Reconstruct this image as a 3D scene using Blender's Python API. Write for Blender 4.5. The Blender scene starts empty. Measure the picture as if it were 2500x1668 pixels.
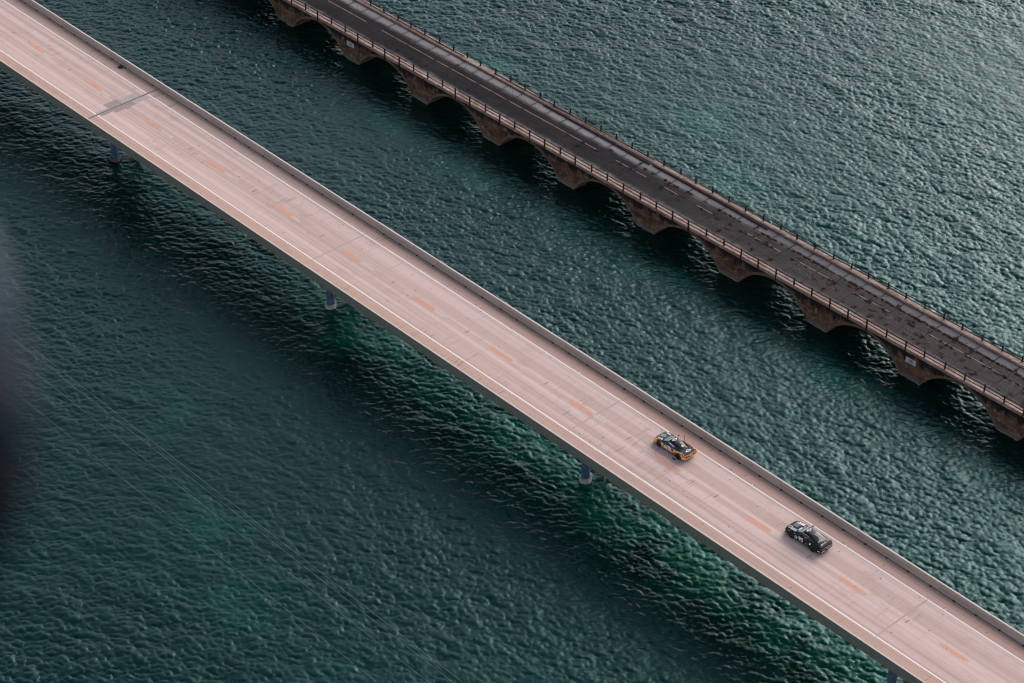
import bpy, bmesh, math, random
import numpy as np
from mathutils import Vector, Matrix
from mathutils.bvhtree import BVHTree

random.seed(7)
S = bpy.context.scene
COL = S.collection

# ------------------------------------------------------------------ camera
R_ = Vector((0.68181325, 0.73136126, 0.01553706))
U_ = Vector((-0.4446668, 0.3974898, 0.80266637))
F_ = Vector((-0.58086327, 0.55417738, -0.59622588))
CAM = Vector((226.13415, -143.30394, 170.62014))
cam_d = bpy.data.cameras.new('camera')
cam = bpy.data.objects.new('camera', cam_d)
COL.objects.link(cam)
m = Matrix((R_, U_, -F_)).transposed().to_4x4()
m.translation = CAM
cam.matrix_world = m
cam_d.sensor_width = 36.0
cam_d.lens = 6228.9 / 2500 * 36.0
cam_d.clip_start = 0.05
cam_d.clip_end = 12000
cam_d.dof.use_dof = True
cam_d.dof.focus_distance = 272.0
cam_d.dof.aperture_fstop = 2.4
S.camera = cam

# ------------------------------------------------------------------ sky and sun (overcast)
SUN_EL, SUN_AZ = math.radians(30), math.radians(-6)      # azimuth from +Y towards +X
w = bpy.data.worlds.new('World')
S.world = w
w.use_nodes = True
nt = w.node_tree
nt.nodes.clear()
out = nt.nodes.new('ShaderNodeOutputWorld')
bg = nt.nodes.new('ShaderNodeBackground')
sky = nt.nodes.new('ShaderNodeTexSky')
sky.sky_type = 'NISHITA'
sky.sun_disc = False
sky.sun_elevation = SUN_EL
sky.sun_rotation = SUN_AZ
sky.dust_density = 1.5
sky.air_density = 1.0
hs = nt.nodes.new('ShaderNodeHueSaturation')
hs.inputs['Saturation'].default_value = 0.48
nt.links.new(sky.outputs[0], hs.inputs['Color'])
nt.links.new(hs.outputs[0], bg.inputs['Color'])
bg.inputs['Strength'].default_value = 0.095
nt.links.new(bg.outputs[0], out.inputs['Surface'])

sd = Vector((math.sin(SUN_AZ) * math.cos(SUN_EL), math.cos(SUN_AZ) * math.cos(SUN_EL), math.sin(SUN_EL)))
sun_d = bpy.data.lights.new('sun', 'SUN')
sun_d.energy = 1.5
sun_d.angle = math.radians(46)
sun_d.color = (1.0, 0.87, 0.78)
sun = bpy.data.objects.new('sun', sun_d)
COL.objects.link(sun)
sun.rotation_mode = 'QUATERNION'
sun.rotation_quaternion = sd.to_track_quat('Z', 'Y')

S.view_settings.view_transform = 'Standard'
S.view_settings.look = 'None'
S.view_settings.gamma = 1.0
S.view_settings.exposure = 0.92
S.view_settings.use_curve_mapping = False
S.cycles.use_denoising = True
S.cycles.denoising_input_passes = 'RGB_ALBEDO_NORMAL'
S.cycles.denoising_prefilter = 'ACCURATE'
S.cycles.pixel_filter_type = 'BLACKMAN_HARRIS'
S.cycles.filter_width = 1.15

# ------------------------------------------------------------------ helpers
class N:
    """small node-tree writer"""
    def __init__(self, name):
        self.m = bpy.data.materials.new(name)
        self.m.use_nodes = True
        self.t = self.m.node_tree
        self.b = self.t.nodes['Principled BSDF']
        self._c = None
    def n(self, typ, **kw):
        x = self.t.nodes.new(typ)
        for k, v in kw.items():
            setattr(x, k, v)
        return x
    def l(self, a, b):
        self.t.links.new(a, b)
    def co(self):
        if self._c is None:
            self._c = self.n('ShaderNodeTexCoord').outputs['Object']
        return self._c
    def scaled(self, sx, sy, sz, src=None, rot=0.0, off=(0, 0, 0)):
        mp = self.n('ShaderNodeMapping')
        mp.inputs['Scale'].default_value = (sx, sy, sz)
        mp.inputs['Rotation'].default_value = (0, 0, rot)
        mp.inputs['Location'].default_value = off
        self.l(src or self.co(), mp.inputs['Vector'])
        return mp.outputs[0]
    def noise(self, vec, scale=1.0, detail=4.0, rough=0.55, dist=0.0):
        x = self.n('ShaderNodeTexNoise')
        x.inputs['Scale'].default_value = scale
        x.inputs['Detail'].default_value = detail
        x.inputs['Roughness'].default_value = rough
        x.inputs['Distortion'].default_value = dist
        self.l(vec, x.inputs['Vector'])
        return x.outputs['Fac']
    def voro(self, vec, scale=1.0, feature='F1', rnd=1.0, out='Distance'):
        x = self.n('ShaderNodeTexVoronoi')
        x.feature = feature
        x.inputs['Scale'].default_value = scale
        x.inputs['Randomness'].default_value = rnd
        self.l(vec, x.inputs['Vector'])
        return x.outputs[out]
    def rng(self, v, a, b, c=0.0, d=1.0, smooth=True):
        x = self.n('ShaderNodeMapRange')
        if smooth:
            x.interpolation_type = 'SMOOTHSTEP'
        for k, q in (('From Min', a), ('From Max', b), ('To Min', c), ('To Max', d)):
            x.inputs[k].default_value = q
        self.l(v, x.inputs['Value'])
        return x.outputs[0]
    def math(self, op, a, b=None):
        x = self.n('ShaderNodeMath', operation=op)
        for i, v in enumerate((a, b)):
            if v is None:
                continue
            if isinstance(v, (int, float)):
                x.inputs[i].default_value = v
            else:
                self.l(v, x.inputs[i])
        return x.outputs[0]
    def mix(self, fac, a, b, mode='MIX'):
        x = self.n('ShaderNodeMix', data_type='RGBA', blend_type=mode)
        x.clamp_factor = True
        for i, v in ((0, fac), (6, a), (7, b)):
            if isinstance(v, (int, float)):
                x.inputs[i].default_value = v
            elif isinstance(v, tuple):
                x.inputs[i].default_value = (*v, 1.0)
            else:
                self.l(v, x.inputs[i])
        return x.outputs[2]
    def sep(self, src=None):
        x = self.n('ShaderNodeSeparateXYZ')
        self.l(src or self.co(), x.inputs[0])
        return x.outputs
    def bump(self, h, strength=0.4, dist=0.02):
        x = self.n('ShaderNodeBump')
        x.inputs['Strength'].default_value = strength
        x.inputs['Distance'].default_value = dist
        self.l(h, x.inputs['Height'])
        self.l(x.outputs[0], self.b.inputs['Normal'])
    def base(self, v):
        if isinstance(v, tuple):
            self.b.inputs['Base Color'].default_value = (*v, 1.0)
        else:
            self.l(v, self.b.inputs['Base Color'])
        return self
    def rough(self, v, metal=0.0, spec=0.5):
        if isinstance(v, (int, float)):
            self.b.inputs['Roughness'].default_value = v
        else:
            self.l(v, self.b.inputs['Roughness'])
        self.b.inputs['Metallic'].default_value = metal
        self.b.inputs['Specular IOR Level'].default_value = spec
        return self

def link(name, me, mat, parent=None, loc=None, label=None, stuff=False):
    o = bpy.data.objects.new(name, me)
    COL.objects.link(o)
    if mat is not None and not me.materials:
        for q in (mat if isinstance(mat, (list, tuple)) else [mat]):
            me.materials.append(q)
    if parent is not None:
        o.parent = parent
    if loc is not None:
        o.location = loc
    if label:
        o['label'] = label
    if stuff:
        o['kind'] = 'stuff'
    return o

def thing(name, label, cat, loc=(0, 0, 0), rz=0.0, group=None):
    o = bpy.data.objects.new(name, None)
    COL.objects.link(o)
    o.location = loc
    o.rotation_euler = (0, 0, rz)
    o.empty_display_size = 0.5
    tag(o, label, cat, group)
    return o

def tag(o, label, cat, group=None):
    o['label'] = label
    o['category'] = cat
    if group:
        o['group'] = group
    return o

def mesh(name, v, f, smooth=False):
    me = bpy.data.meshes.new(name)
    me.from_pydata([tuple(p) for p in v], [], f)
    me.update()
    if smooth:
        me.polygons.foreach_set('use_smooth', [True] * len(me.polygons))
    return me

class MB:
    def __init__(self):
        self.v, self.f = [], []
    def box(self, a, b, jit=0.0):
        (x0, y0, z0), (x1, y1, z1) = a, b
        i = len(self.v)
        r = lambda: random.uniform(-jit, jit)
        for x, y, z in ((x0, y0, z0), (x1, y0, z0), (x1, y1, z0), (x0, y1, z0), (x0, y0, z1), (x1, y0, z1), (x1, y1, z1), (x0, y1, z1)):
            self.v.append((x + r(), y + r(), z))
        for q in ((0, 3, 2, 1), (4, 5, 6, 7), (0, 1, 5, 4), (1, 2, 6, 5), (2, 3, 7, 6), (3, 0, 4, 7)):
            self.f.append(tuple(i + k for k in q))
        return self
    def prism(self, prof, x0, x1):
        """closed profile in (y,z), extruded along x"""
        i, n = len(self.v), len(prof)
        for x in (x0, x1):
            self.v += [(x, y, z) for y, z in prof]
        for k in range(n):
            a, b = k, (k + 1) % n
            self.f.append((i + a, i + b, i + n + b, i + n + a))
        self.f.append(tuple(i + k for k in range(n))[::-1])
        self.f.append(tuple(i + n + k for k in range(n)))
        return self
    def tube(self, pts, r, seg=8, cap=True):
        i0 = len(self.v)
        pts = [Vector(p) for p in pts]
        rr = r if isinstance(r, (list, tuple)) else [r] * len(pts)
        for k, p in enumerate(pts):
            d = (pts[min(k + 1, len(pts) - 1)] - pts[max(k - 1, 0)]).normalized()
            a = d.cross(Vector((0, 0, 1)))
            if a.length < 1e-3:
                a = Vector((1, 0, 0))
            a.normalize()
            b = d.cross(a).normalized()
            for j in range(seg):
                t = 2 * math.pi * j / seg
                self.v.append(tuple(p + (a * math.cos(t) + b * math.sin(t)) * rr[k]))
        for k in range(len(pts) - 1):
            for j in range(seg):
                a = i0 + k * seg + j
                b = i0 + k * seg + (j + 1) % seg
                self.f.append((a, a + seg, b + seg, b))
        if cap:
            self.f.append(tuple(i0 + j for j in range(seg)))
            self.f.append(tuple(i0 + (len(pts) - 1) * seg + j for j in range(seg))[::-1])
        return self
    def mesh(self, name, smooth=False):
        me = mesh(name, self.v, self.f, smooth)
        bm = bmesh.new()
        bm.from_mesh(me)
        bmesh.ops.recalc_face_normals(bm, faces=bm.faces)
        bm.to_mesh(me)
        bm.free()
        return me
    def build(self, name, mat, parent=None, smooth=False, **kw):
        return link(name, self.mesh(name, smooth), mat, parent, **kw)

# ------------------------------------------------------------------ materials
def mat_water():
    k = N('sea_water')
    c = k.co()
    big = k.noise(k.scaled(0.035, 0.05, 0.05, rot=0.4), 1.0, 4, 0.6)
    mid = k.noise(k.scaled(0.16, 0.20, 0.1, rot=-0.3, off=(4, 2, 0)), 1.0, 4, 0.65)
    # pale seabed sand, plus sky reflection painted green under the bridge, ragged by noise
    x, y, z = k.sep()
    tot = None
    for (px, py, rx, ry, a) in SAND_AND_REFLECTION:
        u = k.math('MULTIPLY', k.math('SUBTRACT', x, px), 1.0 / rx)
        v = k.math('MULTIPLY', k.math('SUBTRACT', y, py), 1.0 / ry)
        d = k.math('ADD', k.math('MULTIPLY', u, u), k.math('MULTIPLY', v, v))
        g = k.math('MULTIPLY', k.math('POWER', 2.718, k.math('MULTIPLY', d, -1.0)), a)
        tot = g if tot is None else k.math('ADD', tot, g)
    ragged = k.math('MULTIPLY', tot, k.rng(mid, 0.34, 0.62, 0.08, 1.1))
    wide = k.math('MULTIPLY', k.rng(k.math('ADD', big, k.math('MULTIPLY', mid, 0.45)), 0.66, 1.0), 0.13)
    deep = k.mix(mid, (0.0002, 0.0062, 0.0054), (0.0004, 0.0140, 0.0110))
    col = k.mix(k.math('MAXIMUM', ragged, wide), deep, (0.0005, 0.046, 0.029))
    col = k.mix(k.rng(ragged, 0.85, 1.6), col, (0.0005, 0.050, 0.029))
    k.base(col)
    k.rough(0.06)
    k.b.inputs['IOR'].default_value = 1.43
    k.b.inputs['Specular Tint'].default_value = (0.22, 0.88, 0.90, 1)
    h1 = k.noise(k.scaled(1.0, 2.0, 1.0, rot=0.80), 5.5, 5, 0.7, 0.4)
    k.bump(h1, 0.55, 0.05)
    return k.m
SAND_AND_REFLECTION = [(30.5, 34.5, 5.5, 2.4, 1.3), (48, 36, 5, 2.4, 1.0), (60, 36.6, 6, 2.4, 1.4), (15.9, 35, 4.5, 2, .9),
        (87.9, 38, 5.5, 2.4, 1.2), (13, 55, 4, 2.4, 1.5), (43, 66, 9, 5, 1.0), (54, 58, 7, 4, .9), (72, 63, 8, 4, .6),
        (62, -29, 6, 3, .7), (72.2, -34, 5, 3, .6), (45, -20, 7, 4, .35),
        (46, 4.0, 12, 4.2, .95), (72, 3.8, 14, 4.4, 1.2), (98, 3.4, 14, 4.8, 1.5), (124, 3.4, 14, 4.8, 1.6), (14, 4.5, 10, 3.0, .4)]  # green strip under the deck: reflected far sky put into the water colour

def mat_deck():
    k = N('bridge_deck_concrete')
    x, y, z = k.sep()
    lane = k.math('MULTIPLY', k.rng(y, 2.0, 2.6), k.math('SUBTRACT', 1.0, k.rng(y, 9.4, 9.95)))
    col = k.mix(lane, (0.53, 0.345, 0.285), (0.62, 0.475, 0.445))
    # wheel tracks and long streaks
    trk = k.noise(k.scaled(0.012, 1.15, 1.0), 1.0, 3, 0.5)
    col = k.mix(k.rng(trk, 0.36, 0.64, 0.0, 0.75), col, (0.455, 0.335, 0.295))
    st2 = k.noise(k.scaled(0.05, 2.6, 1.0, off=(3, 7, 0)), 1.0, 4, 0.6)
    col = k.mix(k.rng(st2, 0.55, 0.75, 0.0, 0.32), col, (0.60, 0.50, 0.48))
    # blotches
    bl = k.noise(k.scaled(0.35, 0.5, 1.0), 1.0, 5, 0.65)
    col = k.mix(k.rng(bl, 0.50, 0.72, 0.0, 0.42), col, (0.40, 0.28, 0.24))
    tr2 = k.noise(k.scaled(0.02, 2.2, 1.0, off=(13, 2, 0)), 1.0, 2, 0.5)
    col = k.mix(k.rng(tr2, 0.50, 0.68, 0.0, 0.40), col, (0.36, 0.265, 0.235))
    # crosswise tining and hairline cracks, gathered in patches
    tin = k.noise(k.scaled(4.2, 0.22, 1.0), 1.0, 3, 0.7, 0.2)
    tin = k.rng(tin, 0.56, 0.68)
    pm = k.noise(k.scaled(0.10, 0.30, 1.0, off=(9, 1, 0)), 1.0, 3, 0.6)
    shoulder = k.math('SUBTRACT', 1.15, lane)
    pmask = k.math('MULTIPLY', k.rng(pm, 0.42, 0.70), k.math('ADD', k.math('MULTIPLY', shoulder, 0.45), 0.55))
    col = k.mix(k.math('MULTIPLY', tin, pmask), col, (0.235, 0.165, 0.135))
    crk = k.noise(k.scaled(2.1, 0.10, 1.0, off=(5, 5, 0)), 1.0, 2, 0.5, 0.15)
    crk = k.rng(k.math('ABSOLUTE', k.math('SUBTRACT', crk, 0.5)), 0.0, 0.012, 1.0, 0.0)
    pm2 = k.noise(k.scaled(0.06, 0.22, 1.0, off=(19, 4, 0)), 1.0, 3, 0.6)
    col = k.mix(k.math('MULTIPLY', crk, k.rng(pm2, 0.47, 0.66, 0.0, 0.6)), col, (0.20, 0.14, 0.12))
    # ragged band, darker towards the foot of the far barrier
    dn = k.noise(k.scaled(0.7, 1.6, 1.0), 1.0, 4, 0.6)
    foot_band = k.math('MULTIPLY', k.rng(k.math('ADD', y, k.math('MULTIPLY', dn, 0.8)), 11.1, 12.1), 0.75)
    col = k.mix(foot_band, col, (0.19, 0.13, 0.105))
    # oil spots
    v = k.voro(k.scaled(0.75, 0.75, 1.0), 1.0)
    col = k.mix(k.rng(v, 0.045, 0.075, 0.8, 0.0), col, (0.07, 0.05, 0.05))
    v2 = k.voro(k.scaled(2.3, 2.3, 1.0, off=(2, 8, 0)), 1.0)
    sm = k.rng(k.noise(k.scaled(0.2, 0.4, 1), 1.0, 2), 0.5, 0.62)
    col = k.mix(k.math('MULTIPLY', sm, k.rng(v2, 0.07, 0.12, 0.6, 0.0)), col, (0.10, 0.07, 0.06))
    fine = k.noise(k.scaled(3, 3, 3), 2.0, 5, 0.7)
    col = k.mix(0.10, col, k.mix(fine, (0.2, 0.2, 0.2), (0.8, 0.75, 0.75)), 'OVERLAY')
    k.base(col)
    k.rough(0.85, spec=0.3)
    k.bump(fine, 0.3, 0.01)
    return k.m

def mat_concrete(name, a, b, dark, long_scale=0.08, streak=0.5, vertical=True):
    k = N(name)
    n1 = k.noise(k.scaled(long_scale, long_scale * 6, 2.2), 1.0, 5, 0.6)
    col = k.mix(k.rng(n1, 0.3, 0.7), a, b)
    n2 = k.noise(k.scaled(1.8, 1.8, 0.35) if vertical else k.scaled(0.5, 2, 2), 1.0, 4, 0.65)
    col = k.mix(k.rng(n2, 0.55, 0.78, 0.0, streak), col, dark)
    n3 = k.noise(k.scaled(4, 4, 4), 1.0, 4, 0.7)
    col = k.mix(0.12, col, k.mix(n3, (0.15, 0.15, 0.15), (0.85, 0.85, 0.85)), 'OVERLAY')
    k.base(col)
    k.rough(0.88, spec=0.3)
    k.bump(n3, 0.3, 0.015)
    return k.m

def mat_old_wall():
    k = N('old_viaduct_wall')
    x, y, z = k.sep()
    n = k.noise(k.scaled(0.45, 0.45, 0.8), 1.0, 6, 0.65)
    col = k.mix(k.rng(n, 0.32, 0.68), (0.055, 0.026, 0.017), (0.23, 0.115, 0.070))
    # board marks left by the formwork
    bd = k.noise(k.scaled(0.6, 0.6, 7.5), 1.0, 3, 0.6)
    col = k.mix(k.rng(bd, 0.48, 0.62, 0.0, 0.75), col, (0.045, 0.028, 0.020))
    pale = k.noise(k.scaled(1.3, 1.3, 1.9, off=(5, 0, 2)), 1.0, 5, 0.75)
    col = k.mix(k.rng(pale, 0.54, 0.64, 0.0, 0.8), col, (0.34, 0.225, 0.16))
    # black mould and run-off streaks hanging from the ledge
    sn = k.rng(k.noise(k.scaled(1.1, 1.1, 0.22, off=(1, 3, 0)), 1.0, 5, 0.7), .3, .7, .1, .9, False)
    hang = k.math('ADD', k.math('MULTIPLY', z, 0.42), sn)
    col = k.mix(k.rng(hang, 1.48, 1.78, 0.0, 0.93), col, (0.010, 0.008, 0.007))
    wet = k.math('ADD', z, k.math('MULTIPLY', n, 1.1))
    col = k.mix(k.rng(wet, 0.75, 1.35, 0.9, 0.0), col, (0.13, 0.125, 0.12))
    k.base(col)
    k.rough(0.8, spec=0.3)
    k.bump(k.math('ADD', k.math('MULTIPLY', bd, 0.8), n), 0.5, 0.05)
    return k.m

def mat_asphalt():
    k = N('old_road_asphalt')
    x, y, z = k.sep()
    c = k.co()
    n = k.noise(k.scaled(0.25, 0.5, 1), 1.0, 4, 0.6)
    col = k.mix(k.rng(n, 0.3, 0.7), (0.011, 0.011, 0.013), (0.026, 0.024, 0.026))
    # worn, chalky surface towards the right hand end, with pale aggregate
    worn = k.rng(k.math('ADD', x, k.math('MULTIPLY', n, 40)), 55, 110)
    col = k.mix(k.math('MULTIPLY', worn, 0.45), col, (0.10, 0.090, 0.088))
    g = k.voro(k.scaled(1, 1, 1), 4.2)
    gn = k.noise(k.scaled(0.15, 0.5, 1, off=(3, 1, 0)), 1.0, 3, 0.6)
    gm = k.math('MULTIPLY', k.rng(gn, 0.42, 0.68), k.math('ADD', k.math('MULTIPLY', worn, 0.7), 0.18))
    col = k.mix(k.math('MULTIPLY', gm, k.rng(g, 0.10, 0.26, 0.8, 0.0)), col, (0.36, 0.34, 0.335))
    # pale sand washed along both kerbs
    dn = k.noise(k.scaled(0.42, 0.9, 1, off=(0, 4, 0)), 1.0, 5, 0.65)
    far = k.math('MULTIPLY', k.rng(k.math('ADD', y, k.math('MULTIPLY', dn, 1.1)), 4.85, 6.0), k.rng(k.math('ADD', y, k.math('MULTIPLY', dn, 0.5)), 6.05, 6.40, 1.0, 0.2))
    near = k.math('MULTIPLY', k.rng(k.math('SUBTRACT', y, k.math('MULTIPLY', dn, 1.3)), -0.35, 0.6, 1.0, 0.0), 0.7)
    left = k.rng(x, 40, 75, 1.0, 0.6)
    # every bay is dusted most in its middle, where the slab is a little low
    fr = k.math('FRACT', k.math('MULTIPLY', k.math('SUBTRACT', x, 93.5 - 40 * 2.6752), 1 / 2.6752))
    bay = k.rng(k.math('ADD', k.math('ABSOLUTE', k.math('SUBTRACT', fr, 0.5)), k.math('MULTIPLY', dn, .34)), .50, .80, 1.0, .50)
    sand = k.math('MULTIPLY', k.math('MULTIPLY', k.math('MAXIMUM', far, near), left), bay)
    col = k.mix(k.math('MULTIPLY', sand, 0.80), col, (0.30, 0.28, 0.285))
    # cracks that follow the slab joints across the road, wandering a little
    wob = k.math('MULTIPLY', k.math('SUBTRACT', k.noise(k.scaled(.4, 1.6, 1, off=(7, 7, 0)), 1.0, 4, .6), .5), .12)
    jd = k.math('ABSOLUTE', k.math('SUBTRACT', k.math('ABSOLUTE', k.math('ADD', k.math('SUBTRACT', fr, .5), wob)), .5))
    col = k.mix(k.rng(jd, .004, .016, .8, 0.0), col, (0.010, 0.008, 0.007))
    # dark patches and crack-like wandering lines
    ck = k.voro(k.scaled(0.36, 0.5, 1, off=(1, 1, 0)), 1.0, 'DISTANCE_TO_EDGE')
    col = k.mix(k.rng(ck, 0.0, 0.016, 0.55, 0.0), col, (0.018, 0.014, 0.012))
    k.base(col)
    k.rough(k.rng(n, 0.3, 0.7, 0.8, 0.95), spec=0.08)
    k.bump(k.math('ADD', g, k.noise(k.scaled(6, 6, 6), 1.0, 4, 0.7)), 0.35, 0.01)
    return k.m

def mat_ledge():
    k = N('old_ledge_concrete')
    n = k.noise(k.scaled(0.5, 2.5, 2), 1.0, 5, 0.65)
    col = k.mix(k.rng(n, 0.3, 0.68), (0.25, 0.15, 0.115), (0.38, 0.285, 0.25))
    w_ = k.noise(k.scaled(1.1, 4.0, 3, off=(4, 4, 0)), 1.0, 6, 0.7)
    col = k.mix(k.rng(w_, 0.52, 0.66, 0.0, 0.85), col, (0.56, 0.47, 0.43))
    r_ = k.noise(k.scaled(0.7, 5.0, 6, off=(14, 2, 0)), 1.0, 5, 0.75)
    col = k.mix(k.rng(r_, 0.50, 0.62, 0.0, 0.85), col, (0.14, 0.06, 0.038))
    b_ = k.noise(k.scaled(2.6, 5.0, 6, off=(24, 2, 0)), 1.0, 4, 0.75)
    col = k.mix(k.rng(b_, 0.58, 0.68, 0.0, 0.9), col, (0.045, 0.022, 0.015))
    k.base(col)
    k.rough(0.85, spec=0.3)
    k.bump(w_, 0.4, 0.02)
    return k.m

def mat_rust(name='rusted_iron', a=(0.010, 0.007, 0.006), b=(0.045, 0.018, 0.011)):
    k = N(name)
    n = k.noise(k.scaled(1.5, 1.5, 3), 2.0, 5, 0.7)
    k.base(k.mix(k.rng(n, 0.45, 0.7), a, b))
    k.rough(0.75, spec=0.35)
    k.bump(n, 0.4, 0.01)
    return k.m

def mat_paint(name, col, worn, amount=0.4, sx=1.5, sy=9.0):
    k = N(name)
    n = k.noise(k.scaled(sx, sy, 1), 1.0, 5, 0.7)
    k.base(k.mix(k.rng(n, 0.55, 0.7, 0.0, amount), col, worn))
    k.rough(0.7, spec=0.35)
    return k.m

def plain(name, col, rough=0.5, spec=0.5, metal=0.0, var=0.15):
    k = N(name)
    n = k.noise(k.scaled(3, 3, 3), 1.0, 3, 0.6)
    d = tuple(max(0, q * (1 - var)) for q in col)
    u = tuple(min(1, q * (1 + var)) for q in col)
    k.base(k.mix(n, d, u))
    k.rough(rough, metal, spec)
    return k.m

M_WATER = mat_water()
M_DECK = mat_deck()
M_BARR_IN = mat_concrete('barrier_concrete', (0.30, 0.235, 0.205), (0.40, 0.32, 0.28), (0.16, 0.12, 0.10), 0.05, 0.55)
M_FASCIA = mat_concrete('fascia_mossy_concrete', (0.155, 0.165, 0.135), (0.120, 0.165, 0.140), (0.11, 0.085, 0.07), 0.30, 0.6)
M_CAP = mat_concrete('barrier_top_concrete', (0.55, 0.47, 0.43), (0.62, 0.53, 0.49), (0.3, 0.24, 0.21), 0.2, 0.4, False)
M_EDGE = mat_concrete('slab_edge_concrete', (0.24, 0.155, 0.115), (0.17, 0.14, 0.115), (0.08, 0.055, 0.04), 0.4, 0.6)
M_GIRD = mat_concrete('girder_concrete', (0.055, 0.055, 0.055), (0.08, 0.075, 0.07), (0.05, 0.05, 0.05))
M_PIER = mat_concrete('pier_shade_blue_concrete', (0.030, 0.070, 0.125), (0.075, 0.125, 0.19), (0.24, 0.29, 0.34), 0.4, 0.75)  # dark blue is the shade under the deck put into the colour
M_COLLAR = mat_concrete('collar_pale_concrete', (0.26, 0.27, 0.28), (0.34, 0.34, 0.34), (0.16, 0.15, 0.13), 0.5, 0.4)
M_COLLARD = mat_concrete('collar_dark_concrete', (0.06, 0.05, 0.045), (0.11, 0.09, 0.08), (0.03, 0.025, 0.02), 0.5, 0.5)
M_WHITE = mat_paint('white_line_paint', (0.80, 0.76, 0.75), (0.62, 0.54, 0.51), 0.6)
M_FADED = mat_paint('faded_line_paint', (0.66, 0.57, 0.545), (0.56, 0.45, 0.42), 0.8, 2.5)
M_ORANGE = mat_paint('orange_line_paint', (0.72, 0.33, 0.21), (0.62, 0.45, 0.40), 0.9, 2.0, 14)
M_PATCH = mat_concrete('grey_repair_patch', (0.36, 0.33, 0.325), (0.42, 0.385, 0.375), (0.27, 0.23, 0.22), 0.9, 0.5, False)
M_PATCHD = mat_concrete('brown_repair_patch', (0.30, 0.25, 0.24), (0.34, 0.28, 0.265), (0.22, 0.18, 0.17), 0.9, 0.5, False)
M_JOINT = plain('joint_dirt_shadow_black', (0.025, 0.022, 0.022), 0.8)
M_JLINE = plain('joint_filler_grey', (0.43, 0.34, 0.315), 0.9, 0.2)
M_RUSTB = plain('marker_rust', (0.34, 0.16, 0.10), 0.8)
M_RUBBER = plain('black_rubber', (0.012, 0.012, 0.013), 0.7)
M_REFL = plain('reflector_white', (0.75, 0.72, 0.7), 0.4)
M_OWALL = mat_old_wall()
M_RING = mat_concrete('old_arch_ring_concrete', (0.10, 0.062, 0.044), (0.20, 0.135, 0.10), (0.035, 0.022, 0.016), 0.9, 0.8)
M_ASPH = mat_asphalt()
M_LEDGE = mat_ledge()
M_RUST = mat_rust()
M_FILL = plain('joint_dirt', (0.022, 0.014, 0.010), 0.95, 0.1)
M_OFOOT = mat_concrete('old_footing_concrete', (0.17, 0.165, 0.155), (0.26, 0.255, 0.24), (0.07, 0.06, 0.05), 0.6, 0.6)
M_OSTRIPE = mat_paint('faded_centre_line', (0.40, 0.25, 0.20), (0.10, 0.085, 0.08), 0.95, 0.7, 4.0)

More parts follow.
